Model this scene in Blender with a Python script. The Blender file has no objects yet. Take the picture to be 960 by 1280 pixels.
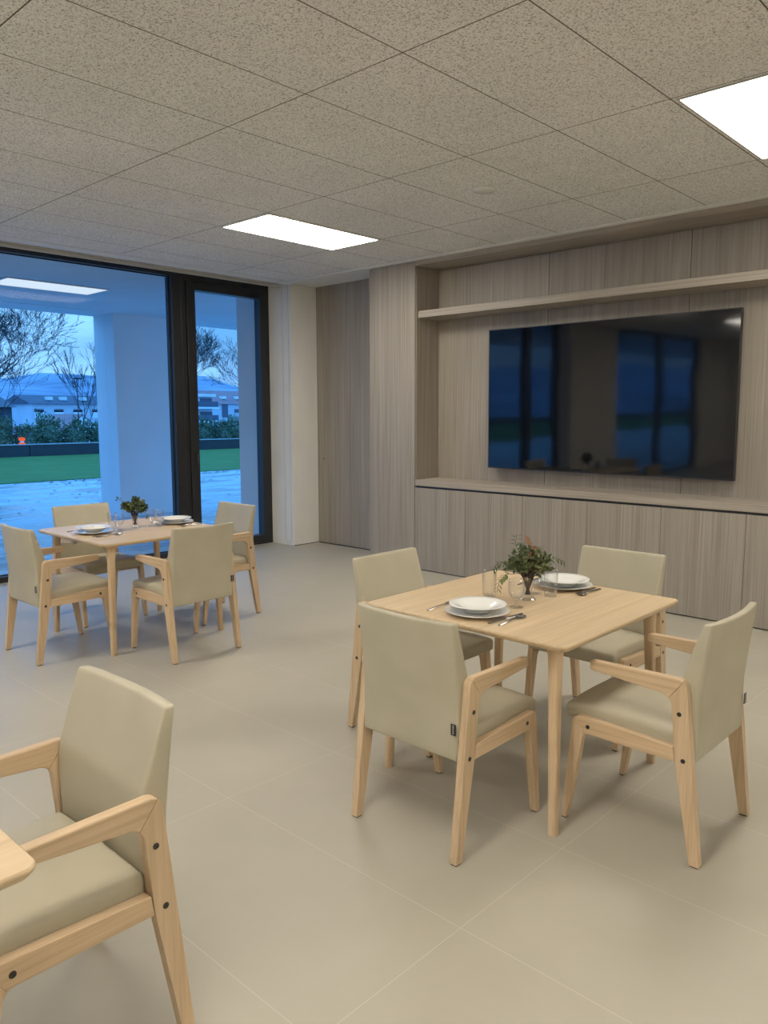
import bpy, bmesh, math, random
from mathutils import Vector, Matrix
PI = math.pi
scn = bpy.context.scene
COL = scn.collection
R = random.Random(7)

# ------------------------------------------------------------------ materials
def new_mat(name):
    m = bpy.data.materials.new(name); m.use_nodes = True
    nt = m.node_tree; nt.nodes.clear()
    out = nt.nodes.new('ShaderNodeOutputMaterial')
    return m, nt, out
def N(nt, kind, **kw):
    n = nt.nodes.new(kind)
    for k, v in kw.items():
        if k in n.inputs.keys(): n.inputs[k].default_value = v
        else: setattr(n, k, v)
    return n
def rgb(c): return (c[0], c[1], c[2], 1.0)
def principled(nt, out, color=(.5, .5, .5), rough=.5, metal=0., spec=.5):
    b = nt.nodes.new('ShaderNodeBsdfPrincipled')
    b.inputs['Base Color'].default_value = rgb(color)
    b.inputs['Roughness'].default_value = rough
    b.inputs['Metallic'].default_value = metal
    b.inputs['Specular IOR Level'].default_value = spec
    nt.links.new(b.outputs[0], out.inputs[0])
    return b
def coords(nt, scale=(1, 1, 1), kind='Object'):
    tc = nt.nodes.new('ShaderNodeTexCoord'); mp = nt.nodes.new('ShaderNodeMapping')
    mp.inputs['Scale'].default_value = scale
    nt.links.new(tc.outputs[kind], mp.inputs[0]); return mp.outputs[0]
def ramp(nt, fac, stops):
    r = nt.nodes.new('ShaderNodeValToRGB'); e = r.color_ramp.elements
    e[0].position, e[0].color = stops[0][0], rgb(stops[0][1])
    e[1].position, e[1].color = stops[-1][0], rgb(stops[-1][1])
    for p, c in stops[1:-1]:
        x = e.new(p); x.color = rgb(c)
    nt.links.new(fac, r.inputs[0]); return r.outputs[0]
def noise(nt, vec, scale=5, detail=3, rough=.5):
    n = nt.nodes.new('ShaderNodeTexNoise'); n.inputs['Scale'].default_value = scale
    n.inputs['Detail'].default_value = detail; n.inputs['Roughness'].default_value = rough
    nt.links.new(vec, n.inputs['Vector']); return n.outputs[0]
def bump(nt, h, b, strength=.1, dist=.002):
    n = nt.nodes.new('ShaderNodeBump'); n.inputs['Strength'].default_value = strength
    n.inputs['Distance'].default_value = dist
    nt.links.new(h, n.inputs['Height']); nt.links.new(n.outputs[0], b.inputs['Normal'])
def mathn(nt, op, a, b=None, c=None):
    n = nt.nodes.new('ShaderNodeMath'); n.operation = op
    for i, v in enumerate((a, b, c)):
        if v is None: continue
        if isinstance(v, (int, float)): n.inputs[i].default_value = v
        else: nt.links.new(v, n.inputs[i])
    return n.outputs[0]
def mix(nt, fac, a, b, mode='MIX'):
    n = nt.nodes.new('ShaderNodeMix'); n.data_type = 'RGBA'; n.blend_type = mode
    for s, v in ((n.inputs[0], fac), (n.inputs[6], a), (n.inputs[7], b)):
        if isinstance(v, (int, float)): s.default_value = v
        elif isinstance(v, tuple): s.default_value = rgb(v)
        else: nt.links.new(v, s)
    return n.outputs[2]

def plain(name, color, rough=.5, metal=0., spec=.5, var=.06, vscale=3.0):
    m, nt, out = new_mat(name); b = principled(nt, out, color, rough, metal, spec)
    f = noise(nt, coords(nt), vscale, 3)
    lo = tuple(c*(1-var) for c in color); hi = tuple(min(1, c*(1+var)) for c in color)
    nt.links.new(ramp(nt, f, [(.3, lo), (.7, hi)]), b.inputs['Base Color'])
    return m

def wood(name, c1, c2, c3, axis=2, fine=90, broad=14, rough=.45, bs=.08, spec=.4, gs=.028):
    """grain runs along the axis; fine streaks on top of broad boards"""
    m, nt, out = new_mat(name); b = principled(nt, out, c2, rough, 0, spec)
    sf = [1, 1, 1]; sf[axis] = gs
    sb = [1, 1, 1]; sb[axis] = .05
    f1 = noise(nt, coords(nt, tuple(sf)), fine, 4, .6)
    f2 = noise(nt, coords(nt, tuple(sb)), broad, 3, .5)
    a = ramp(nt, f1, [(.3, c1), (.5, c2), (.72, c3)])
    k = ramp(nt, f2, [(.25, (.86, .86, .86)), (.75, (1.10, 1.10, 1.10))])
    nt.links.new(mix(nt, 1.0, a, k, 'MULTIPLY'), b.inputs['Base Color'])
    bump(nt, f1, b, bs, .001)
    return m

M = {}
M['beech'] = wood('beech', (.50, .345, .20), (.60, .43, .26), (.68, .50, .315), 2, 60, 9, .42)
M['beech_x'] = wood('beech_arm', (.50, .345, .20), (.60, .43, .26), (.68, .50, .315), 1, 60, 9, .42)
M['table'] = wood('table_beech', (.56, .405, .235), (.64, .475, .285), (.70, .53, .33), 1, 55, 6, .36, .04)
M['table_leg'] = wood('table_leg_beech', (.50, .345, .20), (.60, .43, .26), (.68, .50, .315), 2, 60, 9, .42)
M['oak'] = wood('grey_oak', (.215, .185, .15), (.285, .248, .205), (.35, .31, .262), 2, 75, 10, .5, .04, gs=.012)
M['oak_x'] = wood('grey_oak_horizontal', (.25, .21, .168), (.325, .28, .228), (.39, .342, .285), 0, 75, 8, .5, .04, gs=.012)

def mk_vinyl():
    m, nt, out = new_mat('upholstery_vinyl'); b = principled(nt, out, (.43, .375, .26), .48, 0, .4)
    v = coords(nt)
    f = noise(nt, v, 5, 3)
    nt.links.new(ramp(nt, f, [(.3, (.405, .365, .258)), (.7, (.455, .412, .30))]), b.inputs['Base Color'])
    bump(nt, noise(nt, v, 260, 2), b, .25, .0008); return m
M['vinyl'] = mk_vinyl()
M['black'] = plain('black_plastic', (.012, .011, .010), .4)
M['tagtext'] = plain('grey_tag_print', (.35, .35, .35), .6)
M['frame'] = plain('anthracite_aluminium', (.018, .019, .021), .42, .3)
M['white'] = plain('white_plaster', (.78, .765, .71), .8, var=.03)
M['rail'] = plain('offwhite_rail', (.50, .49, .45), .6)
M['ext_white'] = plain('exterior_render', (.64, .68, .72), .85, var=.04, vscale=1.2)
M['china'] = plain('white_china', (.80, .80, .77), .12, 0, .6, var=.02)
M['steel'] = plain('stainless_steel', (.42, .41, .39), .22, 1.0)
M['dark_steel'] = plain('dark_steel', (.10, .095, .085), .3, .9)
M['leaf'] = None

def mk_leaf(name, a, b_, rough=.5):
    m, nt, out = new_mat(name); b = principled(nt, out, a, rough, 0, .4)
    f = noise(nt, coords(nt), 18, 3)
    nt.links.new(ramp(nt, f, [(.3, a), (.7, b_)]), b.inputs['Base Color']); return m
M['leaf'] = mk_leaf('dark_green_leaf', (.020, .040, .012), (.085, .115, .03))
M['leaf2'] = mk_leaf('light_green_leaf', (.10, .14, .05), (.20, .22, .09))
M['redleaf'] = mk_leaf('russet_leaf', (.20, .06, .035), (.30, .17, .08))
M['stem'] = plain('dark_stem', (.035, .022, .014), .7)
M['hedge'] = mk_leaf('hedge_leaf', (.012, .034, .018), (.16, .22, .13), .55)
M['bark'] = plain('wet_bark', (.030, .026, .030), .85)
M['deadleaf'] = plain('fallen_leaf', (.06, .04, .03), .8)

def mk_glass_pane():
    m, nt, out = new_mat('window_glass')
    t = N(nt, 'ShaderNodeBsdfTransparent'); t.inputs[0].default_value = (.90, .96, 1, 1)
    g = N(nt, 'ShaderNodeBsdfGlossy'); g.inputs['Roughness'].default_value = .0
    g.inputs[0].default_value = (1, 1, 1, 1)
    f = N(nt, 'ShaderNodeFresnel'); ge = N(nt, 'ShaderNodeNewGeometry')
    nt.links.new(mathn(nt, 'MULTIPLY_ADD', ge.outputs['Backfacing'], 1/1.09-1.09, 1.09), f.inputs[0])
    ms = N(nt, 'ShaderNodeMixShader')
    nt.links.new(f.outputs[0], ms.inputs[0]); nt.links.new(t.outputs[0], ms.inputs[1]); nt.links.new(g.outputs[0], ms.inputs[2])
    nt.links.new(ms.outputs[0], out.inputs[0]); return m
M['pane'] = mk_glass_pane()
def mk_glassware():
    m, nt, out = new_mat('drinking_glass')
    t = N(nt, 'ShaderNodeBsdfTransparent'); t.inputs[0].default_value = (.985, .99, .99, 1)
    g = N(nt, 'ShaderNodeBsdfGlossy'); g.inputs['Roughness'].default_value = .03
    lw = N(nt, 'ShaderNodeLayerWeight'); lw.inputs[0].default_value = .20
    fac = mathn(nt, 'MULTIPLY_ADD', lw.outputs['Facing'], .70, .02)
    ms = N(nt, 'ShaderNodeMixShader')
    nt.links.new(fac, ms.inputs[0]); nt.links.new(t.outputs[0], ms.inputs[1]); nt.links.new(g.outputs[0], ms.inputs[2])
    nt.links.new(ms.outputs[0], out.inputs[0]); return m
M['glassware'] = mk_glassware()
def mk_emit(name, c, s):
    m, nt, out = new_mat(name)
    e = N(nt, 'ShaderNodeEmission'); e.inputs[0].default_value = rgb(c); e.inputs[1].default_value = s
    f = noise(nt, coords(nt), 2.0, 1)
    nt.links.new(ramp(nt, f, [(.3, tuple(x*.97 for x in c)), (.7, c)]), e.inputs[0])
    nt.links.new(e.outputs[0], out.inputs[0]); return m
PANEL = 22.0
M['diffuser'] = mk_emit('led_diffuser', (1.0, .92, .795), PANEL)
M['reflection_glow'] = mk_emit('ceiling_light_reflection', (.80, .88, 1.0), 1.0)  # glow that imitates the indoor ceiling light mirrored in the window

def grid_mask(nt, pos, origin, step, width):
    """1 on the joint lines of a grid along one coordinate"""
    a = mathn(nt, 'SUBTRACT', pos, origin)
    a = mathn(nt, 'DIVIDE', a, step)
    a = mathn(nt, 'ADD', a, 200.5)
    a = mathn(nt, 'FRACT', a)
    a = mathn(nt, 'SUBTRACT', a, .5)
    a = mathn(nt, 'ABSOLUTE', a)
    return mathn(nt, 'LESS_THAN', a, width/step/2)
def mk_ceiling():
    m, nt, out = new_mat('acoustic_ceiling'); b = principled(nt, out, (.4, .4, .4), .95, 0, .1)
    v = coords(nt)
    pits = noise(nt, v, 120, 2, .6)
    soft = noise(nt, v, 1.3, 2)
    c = ramp(nt, pits, [(.34, (.30, .29, .265)), (.43, (.73, .72, .69)), (.58, (.90, .895, .87))])
    k = ramp(nt, soft, [(.3, (.94, .94, .94)), (.7, (1.05, 1.05, 1.05))])
    c = mix(nt, 1.0, c, k, 'MULTIPLY')
    s = nt.nodes.new('ShaderNodeSeparateXYZ'); nt.links.new(v, s.inputs[0])
    gx = grid_mask(nt, s.outputs[0], -2.984, .6255, .007)
    gy = grid_mask(nt, s.outputs[1], 2.637, 1.264, .007)
    g = mathn(nt, 'MAXIMUM', gx, gy)
    c = mix(nt, g, c, (.12, .105, .08))
    nt.links.new(c, b.inputs['Base Color'])
    h = mathn(nt, 'SUBTRACT', pits, g)
    bump(nt, h, b, .6, .004); return m
M['ceiling'] = mk_ceiling()
def mk_floor():
    m, nt, out = new_mat('porcelain_floor'); b = principled(nt, out, (.4, .37, .3), .33, 0, .45)
    v = coords(nt)
    f = noise(nt, v, 1.6, 5, .6); f2 = noise(nt, v, 120, 2)
    c = ramp(nt, f, [(.3, (.375, .345, .272)), (.7, (.435, .403, .325))])
    s = nt.nodes.new('ShaderNodeSeparateXYZ'); nt.links.new(v, s.inputs[0])
    gx = grid_mask(nt, s.outputs[0], -1.378, 1.23, .0035)
    gy = grid_mask(nt, s.outputs[1], 1.82, .615, .0035)
    g = mathn(nt, 'MAXIMUM', gx, gy)
    g2 = mathn(nt, 'MULTIPLY', g, .5)
    c = mix(nt, g2, c, (.60, .55, .44))
    nt.links.new(c, b.inputs['Base Color'])
    nt.links.new(ramp(nt, f, [(.3, (.42, .42, .42)), (.7, (.52, .52, .52))]), b.inputs['Roughness'])
    bump(nt, f2, b, .05, .001); return m
M['floor'] = mk_floor()
def mk_paving():
    m, nt, out = new_mat('wet_paving'); b = principled(nt, out, (.4, .4, .4), .3, 0, .5)
    v = coords(nt, (1, .35, 1)); f = noise(nt, v, 1.5, 4, .6)
    c = ramp(nt, f, [(.35, (.20, .23, .27)), (.65, (.40, .44, .48))])
    v2 = coords(nt)
    s = nt.nodes.new('ShaderNodeSeparateXYZ'); nt.links.new(v2, s.inputs[0])
    gx = grid_mask(nt, s.outputs[0], -8.0, .6, .010)
    gy = grid_mask(nt, s.outputs[1], 0, .6, .010)
    g = mathn(nt, 'MAXIMUM', gx, gy)
    nt.links.new(mix(nt, g, c, (.08, .10, .13)), b.inputs['Base Color'])
    nt.links.new(ramp(nt, f, [(.40, (.16, .16, .16)), (.60, (.42, .42, .42))]), b.inputs['Roughness'])
    bump(nt, noise(nt, v2, 6, 3), b, .15, .01); return m
M['paving'] = mk_paving()
def mk_grass():
    m, nt, out = new_mat('lawn_grass'); b = principled(nt, out, (.05, .15, .04), .95, 0, .1)
    f = noise(nt, coords(nt, (1, .3, 1)), 2.2, 4, .7); f2 = noise(nt, coords(nt), 60, 3)
    c = ramp(nt, f, [(.3, (.060, .125, .030)), (.7, (.105, .19, .055))])
    k = ramp(nt, f2, [(.3, (.7, .7, .7)), (.7, (1.2, 1.2, 1.2))])
    nt.links.new(mix(nt, 1, c, k, 'MULTIPLY'), b.inputs['Base Color'])
    bump(nt, f2, b, .6, .03); return m
M['grass'] = mk_grass()
M['fence'] = plain('dark_blue_grey_panel', (.010, .013, .018), .6, var=.3, vscale=1.5)
M['cap'] = plain('pale_stone_cap', (.30, .33, .36), .7, var=.2, vscale=6)
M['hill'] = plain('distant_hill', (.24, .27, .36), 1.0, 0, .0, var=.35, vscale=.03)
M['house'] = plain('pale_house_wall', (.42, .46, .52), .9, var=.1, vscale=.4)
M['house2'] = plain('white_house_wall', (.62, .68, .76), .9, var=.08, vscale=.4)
M['slate'] = plain('slate_roof', (.045, .05, .08), .8, var=.2, vscale=1)
M['tile_red'] = plain('red_tile_roof', (.24, .12, .13), .85, var=.2, vscale=1)
M['win_dark'] = plain('dark_window', (.05, .07, .11), .3)
M['win_light'] = plain('pale_shutter', (.62, .68, .74), .6)
M['shed'] = plain('dark_cladding', (.035, .04, .06), .8, var=.2)
M['red'] = mk_emit('red_lamp_lens', (1.0, .12, .05), .9)
M['orange'] = plain('orange_plastic', (.75, .16, .08), .5)
M['bezel'] = plain('black_bezel', (.006, .006, .007), .35)
def mk_screen():
    m, nt, out = new_mat('tv_screen'); b = principled(nt, out, (.003, .004, .006), .05, 0, .45)
    f = noise(nt, coords(nt), 2.2, 1)
    bump(nt, f, b, .10, .01); return m
M['screen'] = mk_screen()

# ------------------------------------------------------------------ mesh helpers
def link(name, bm, mat, parent=None, smooth=False, bev=0, seg=2):
    me = bpy.data.meshes.new(name); bmesh.ops.recalc_face_normals(bm, faces=bm.faces[:])
    bm.to_mesh(me); bm.free()
    o = bpy.data.objects.new(name, me); COL.objects.link(o)
    if mat is not None: me.materials.append(mat)
    if parent is not None: o.parent = parent
    if smooth:
        for p in me.polygons: p.use_smooth = True
        try: me.set_sharp_from_angle(angle=math.radians(40))
        except Exception: pass
    if bev:
        md = o.modifiers.new('bevel', 'BEVEL'); md.width = bev; md.segments = seg
        md.limit_method = 'ANGLE'; md.angle_limit = math.radians(40)
    return o
def box(bm, x0, x1, y0, y1, z0, z1):
    v = [bm.verts.new((x, y, z)) for x in (x0, x1) for y in (y0, y1) for z in (z0, z1)]
    for f in ((0, 1, 3, 2), (4, 6, 7, 5), (0, 4, 5, 1), (2, 3, 7, 6), (0, 2, 6, 4), (1, 5, 7, 3)):
        bm.faces.new([v[i] for i in f])
def boxes(*bs):
    bm = bmesh.new()
    for b in bs: box(bm, *b)
    return bm
def fillet(pts, rad, n=6):
    out = []; L = len(pts)
    for i, p in enumerate(pts):
        r = rad[i] if isinstance(rad, (list, tuple)) else rad
        p = Vector(p)
        if r <= 0: out.append(p); continue
        a = Vector(pts[i-1]) - p; b = Vector(pts[(i+1) % L]) - p
        ua, ub = a.normalized(), b.normalized()
        ang = ua.angle(ub); d = min(r/math.tan(ang/2), a.length*.49, b.length*.49)
        rr = d*math.tan(ang/2)
        c = p + (ua+ub).normalized()*(rr/math.sin(ang/2))
        s = p+ua*d - c; e = p+ub*d - c
        tot = s.angle(e); sg = 1 if s.x*e.y-s.y*e.x > 0 else -1
        for k in range(n+1):
            t = sg*tot*k/n
            out.append(c + Vector((s.x*math.cos(t)-s.y*math.sin(t), s.x*math.sin(t)+s.y*math.cos(t))))
    return out
def clip(pts, p, q, keep):
    """cut a 2-D outline with the line p-q, keeping the side keep = +1 or -1"""
    p, q = Vector(p), Vector(q); d = q-p
    side = lambda a: keep*(d.x*(a.y-p.y)-d.y*(a.x-p.x))
    out = []
    for i, a in enumerate(pts):
        b = pts[(i+1) % len(pts)]; sa, sb = side(a), side(b)
        if sa >= 0: out.append(a)
        if (sa > 0 and sb < 0) or (sa < 0 and sb > 0): out.append(a.lerp(b, sa/(sa-sb)))
    return out
def prism(bm, pts, f0, f1):
    """extrude 2-D outline between two mapping functions (u,v)->3-D"""
    a = [bm.verts.new(f0(p[0], p[1])) for p in pts]; b = [bm.verts.new(f1(p[0], p[1])) for p in pts]
    n = len(pts)
    bm.faces.new(a[::-1]); bm.faces.new(b)
    for i in range(n): bm.faces.new((a[i], a[(i+1) % n], b[(i+1) % n], b[i]))
def lathe(bm, prof, seg=32, c=(0, 0, 0)):
    rings = []
    for r, z in prof:
        if r < 1e-5: rings.append([bm.verts.new((c[0], c[1], c[2]+z))])
        else: rings.append([bm.verts.new((c[0]+r*math.cos(2*PI*k/seg), c[1]+r*math.sin(2*PI*k/seg), c[2]+z)) for k in range(seg)])
    for a, b in zip(rings, rings[1:]):
        for k in range(seg):
            k2 = (k+1) % seg
            if len(a) == 1 and len(b) == 1: continue
            if len(a) == 1: bm.faces.new((a[0], b[k], b[k2]))
            elif len(b) == 1: bm.faces.new((a[k], a[k2], b[0]))
            else: bm.faces.new((a[k], a[k2], b[k2], b[k]))
def tube(bm, pts, rad, n=6, cap=True):
    pts = [Vector(p) for p in pts]; prev = None; up = Vector((.13, .31, .94))
    rs = rad if isinstance(rad, (list, tuple)) else [rad]*len(pts)
    for i, p in enumerate(pts):
        t = (pts[min(i+1, len(pts)-1)] - pts[max(i-1, 0)]).normalized()
        a = t.cross(up)
        if a.length < 1e-3: a = t.cross(Vector((1, 0, 0)))
        a.normalize(); b = t.cross(a)
        ring = [bm.verts.new(p + (a*math.cos(2*PI*k/n)+b*math.sin(2*PI*k/n))*rs[i]) for k in range(n)]
        if prev:
            for k in range(n): bm.faces.new((prev[k], prev[(k+1) % n], ring[(k+1) % n], ring[k]))
        elif cap: bm.faces.new(ring[::-1])
        prev = ring
    if cap: bm.faces.new(prev)
def cushion(sx, sy, sz, r, nx=14, ny=14, nz=6):
    """rounded box centred at the origin, evenly gridded so that it can be warped"""
    bm = bmesh.new(); H = Vector((sx/2, sy/2, sz/2))
    def axis(n, h):
        inner = [-(h-r) + 2*(h-r)*k/n for k in range(n+1)]
        e = [r*(1-math.cos(PI/2*k/3)) for k in range(3)]
        return [-h + r*(1-math.cos(PI/2*k/4)) for k in range(4)] + inner + [h - r*(1-math.cos(PI/2*k/4)) for k in (3, 2, 1, 0)]
    X, Y, Z = axis(nx, H.x), axis(ny, H.y), axis(nz, H.z)
    vs = {}
    def V(i, j, k):
        key = (i, j, k)
        if key not in vs:
            q = Vector((X[i], Y[j], Z[k]))
            c = Vector([max(-(h-r), min(h-r, a)) for a, h in zip(q, H)])
            d = q-c
            vs[key] = bm.verts.new(c + (d.normalized()*r if d.length > 1e-9 else d))
        return vs[key]
    a, b, c = len(X)-1, len(Y)-1, len(Z)-1
    for i in range(a):
        for j in range(b):
            for k in (0, c): bm.faces.new((V(i, j, k), V(i+1, j, k), V(i+1, j+1, k), V(i, j+1, k)))
    for i in range(a):
        for k in range(c):
            for j in (0, b): bm.faces.new((V(i, j, k), V(i+1, j, k), V(i+1, j, k+1), V(i, j, k+1)))
    for j in range(b):
        for k in range(c):
            for i in (0, a): bm.faces.new((V(i, j, k), V(i, j+1, k), V(i, j+1, k+1), V(i, j, k+1)))
    bmesh.ops.remove_doubles(bm, verts=bm.verts[:], dist=1e-6)
    return bm

def tag(o, label=None, cat=None, group=None, kind=None):
    if label: o['label'] = label
    if cat: o['category'] = cat
    if group: o['group'] = group
    if kind: o['kind'] = kind
    return o
def empty(name, label, cat, loc=(0, 0, 0), rz=0, group=None):
    o = bpy.data.objects.new(name, None); COL.objects.link(o); o.empty_display_size = .1
    o.location = loc; o.rotation_euler = (0, 0, rz)
    return tag(o, label, cat, group)
def copy_tree(o, parent=None):
    c = o.copy(); COL.objects.link(c)
    if parent is not None: c.parent = parent
    for ch in list(o.children): copy_tree(ch, c)
    return c
def struct(name, bm, mat, parent=None, **kw):
    o = link(name, bm, mat, parent, **kw)
    if parent is None: o['kind'] = 'structure'
    return o

# ------------------------------------------------------------------ camera (level of eyes 1.6 m)
cam = bpy.data.cameras.new('camera'); co = bpy.data.objects.new('camera', cam); COL.objects.link(co)
r_ = Vector((.72991149, .68354005, -.00149086)); u_ = Vector((-.08344284, .09126796, .99232427)); f_ = Vector((-.67842944, .72418448, -.12365406))
co.matrix_world = Matrix(((r_.x, u_.x, -f_.x, 0), (r_.y, u_.y, -f_.y, 0), (r_.z, u_.z, -f_.z, 1.6), (0, 0, 0, 1)))
cam.sensor_fit = 'VERTICAL'; cam.sensor_height = 36; cam.lens = 974.83/1280*36
cam.clip_start = .05; cam.clip_end = 3000
scn.camera = co

# ------------------------------------------------------------------ room shell
CZ = 3.13; XW = -7.7; YF = 6.06; YB = 6.428
XE, YS = 5.0, -9.0
struct('floor', boxes((-7.86, XE, YS, 6.57, -.1, 0)), M['floor'])
struct('ceiling', boxes((-7.12, XE, YS, 6.0, CZ, CZ+.12)), M['ceiling'])
struct('ceiling_leak_seal', boxes((-7.86, XE+.15, YS-.15, 6.7, CZ+.12, CZ+.2)), M['white'])  # unseen slab added to seal out sky light leaking in above the ceiling
# plaster margins of the ceiling, with the blind pocket along the glazing
struct('trim_1', boxes((-7.12, XE, 6.0, 6.065, CZ-.012, CZ+.12)), M['white'])
struct('trim_2', boxes((-7.30, -5.88, 6.065, 6.57, CZ+.012, CZ+.12), (-7.30, -7.12, 6.0, 6.065, CZ-.012, CZ+.12)), M['white'])
struct('trim_3', boxes((-7.30, -7.12, YS, 6.155, CZ-.006, CZ+.03), (-7.86, -7.30, YS, 6.155, CZ+.045, CZ+.12)), M['white'])
struct('wall_back', boxes((-7.30, -5.885, 6.57, 6.7, 0, CZ+.12)), M['oak'])
struct('wall_corner', boxes((-7.86, -7.288, 6.163, 6.7, 0, CZ+.1)), M['white'])
struct('wall_niche', boxes((-5.885, .7, 6.445, 6.7, 0, CZ+.1)), M['white'])
struct('wall_right', boxes((XE, XE+.15, YS, 6.7, -.1, CZ+.12)), M['white'])
struct('wall_front', boxes((-7.86, XE+.15, YS-.15, YS, -.1, CZ+.12)), M['white'])
struct('wall_north', boxes((.7, XE, 6.06, 6.7, -.1, CZ+.12)), M['white'])
struct('wall_left', boxes((-7.86, -7.45, -2.2, -.4, 0, CZ+.045), (-7.86, -7.62, YS, -7.0, 0, CZ+.045)), M['white'])
struct('wall_outside', boxes((-8.62, -7.87, 6.36, 6.75, -.06, 3.3)), M['ext_white'])
struct('wall_facade', boxes((-8.0, -7.865, YS-.2, 6.36, 3.21, 3.6)), M['ext_white'])
struct('baseboard_left', boxes((-7.45, -7.435, -2.2, -.4, 0, .07)), M['rail'])
# black strips painting the thin shadow line at the foot of panelling and corner
struct('foot_shadow_back', boxes((-7.27, -5.89, 6.562, 6.57, 0, .012)), M['black'])
struct('foot_shadow_corner', boxes((-7.288, -7.284, 6.163, 6.56, 0, .008)), M['black'])

# glazing ----------------------------------------------------------
def glazing(name, y0, y1, gy, z0=.058, z1=3.115):
    """fixed light: outer frame with glass from gy[0] to gy[1]"""
    X0, X1 = -7.83, -7.70
    bm = boxes((X0, X1, y0, y1, z1, 3.172), (X0, X1, y0, y1, 0, z0))
    ys = [y0]
    for a, b in gy: ys += [a, b]
    ys.append(y1)
    for k in range(0, len(ys), 2): box(bm, X0, X1, ys[k], ys[k+1], z0, z1)
    o = struct(name, bm, M['frame'], bev=.003)
    for a, b in gy:
        g = link('glass_pane', boxes((-7.772, -7.766, a-.002, b+.002, z0-.002, z1+.002)), M['pane'], o)
        s = link('glass_seal', boxes((-7.765, -7.758, a, b, z0, z0+.012), (-7.765, -7.758, a, b, z1-.012, z1), (-7.765, -7.758, a, a+.012, z0, z1), (-7.765, -7.758, b-.012, b, z0, z1)), M['black'], o)
    return o
glazing('window_1', .62, 4.93, [(.70, 4.818)])
glazing('window_2', -.4, .62, [(-.32, .54)])
glazing('window_3', -7.0, -2.2, [(-6.9, -4.95), (-4.8, -2.35)])
d = struct('door_1', boxes((-7.83, -7.70, 4.93, 4.99, 0, 3.172), (-7.83, -7.70, 6.125, 6.163, 0, 3.172), (-7.83, -7.70, 4.99, 6.125, 3.10, 3.172), (-7.83, -7.70, 4.99, 6.125, 0, .018)), M['frame'], bev=.003)
dl = link('door_leaf', boxes((-7.80, -7.685, 4.995, 5.108, .022, 3.095), (-7.80, -7.685, 6.018, 6.12, .022, 3.095), (-7.80, -7.685, 5.108, 6.018, 2.99, 3.095), (-7.80, -7.685, 5.108, 6.018, .022, .115)), M['frame'], d, bev=.003)
link('glass_pane', boxes((-7.752, -7.746, 5.106, 6.02, .113, 2.992)), M['pane'], dl)
bm = boxes((-7.684, -7.676, 5.035, 5.065, 1.13, 1.21)); tube(bm, [(-7.68, 5.05, 1.17), (-7.635, 5.05, 1.17), (-7.63, 5.05, 1.165), (-7.63, 5.05, 1.05)], .008, 8)
link('door_handle', bm, M['black'], dl, smooth=True)

# roller blind rail and its bead chain
bl = empty('roller_blind', 'slim off-white roller blind rail along the top of the dark glazing', 'blind', (-7.4, 2.9, 3.1))
bm = bmesh.new(); box(bm, -.035, .035, -2.2, 3.24, .028, .073)
link('head_rail', bm, M['rail'], bl, bev=.004)
bm = bmesh.new(); box(bm, -.012, .012, -2.15, 3.2, -.004, .026)
link('bottom_bar', bm, M['rail'], bl, bev=.003)
bm = bmesh.new()
pts = [(-.03, 3.25, .03)] + [(-.03 + 0.0*k, 3.25, .03-3.04*k/12) for k in range(1, 13)]
loop = [(-.03+.055*(1-math.cos(PI*k/10))/1.0, 3.25, -3.01-.05*math.sin(PI*k/10)) for k in range(11)]
tube(bm, pts[:-1]+loop+[(.08, 3.25, .03-3.04*k/12) for k in range(11, -1, -1)], .0028, 5)
link('bead_chain', bm, M['rail'], bl, smooth=True)

# ------------------------------------------------------------------ joinery wall
# tall cabinet at the left of the niche
tc = empty('tall_cabinet', 'full-height grey oak cabinet between the recessed panel and the television niche', 'cabinet', (-5.565, 6.25, 0))
link('carcass', boxes((-.32, .32, -.17, .19, 0, 3.20)), M['oak'], tc)
link('door', boxes((-.318, .318, -.19, -.172, .015, 3.112)), M['oak'], tc, bev=.001)
# niche lining
struct('trim_4', boxes((-5.243, -5.236, YF+.012, YB, .94, 3.07), (-5.243, .7, YB-.002, YB+.016, .94, 3.07)), M['oak'])
struct('trim_5', boxes((-5.243, .7, YF+.0, YB+.016, 3.072, 3.118)), M['oak_x'])
for i, x in enumerate((-3.935, -2.625, -1.315, -.005)):
    struct('trim_%d' % (6+i), boxes((x-.002, x+.002, YB-.0035, YB-.002, .94, 3.07)), M['black'])
sh = link('wall_shelf', boxes((-5.235, .7, YF+.035, YB-.004, 2.566, 2.634)), M['oak_x'], bev=.002)
tag(sh, 'long grey oak shelf running across the niche above the television', 'shelf')
wt = link('worktop', boxes((-5.235, .7, YF-.005, YB-.004, .878, .94)), M['oak_x'], bev=.002)
tag(wt, 'long grey oak worktop across the low cabinets below the television', 'worktop')
labs = ['grey oak base cabinet at the left end, touching the tall cabinet',
        'second grey oak base cabinet from the tall cabinet, seen behind the left tumbler',
        'third grey oak base cabinet from the tall cabinet, behind the leafy centrepiece',
        'fourth grey oak base cabinet from the tall cabinet, behind the far chair',
        'fifth grey oak base cabinet from the tall cabinet, right of the far chair',
        'grey oak base cabinet cut by the right edge of the photo',
        'grey oak base cabinet right of the one at the photo edge',
        'second grey oak base cabinet right of the photo edge',
        'last grey oak base cabinet at the right end of the worktop']
c0 = empty('base_cabinet', labs[0], 'cabinet', (-4.918, 6.25, 0), 0, 'base cabinets under the worktop')
link('carcass', boxes((-.3255, .3255, -.165, .175, .0, .876)), M['black'], c0)
link('door', boxes((-.3255, .3255, -.187, -.167, .012, .856)), M['oak'], c0, bev=.001)
for i in range(1, 9):
    c = copy_tree(c0); c.location.x = -4.918+.6545*i; c['label'] = labs[i]
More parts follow.
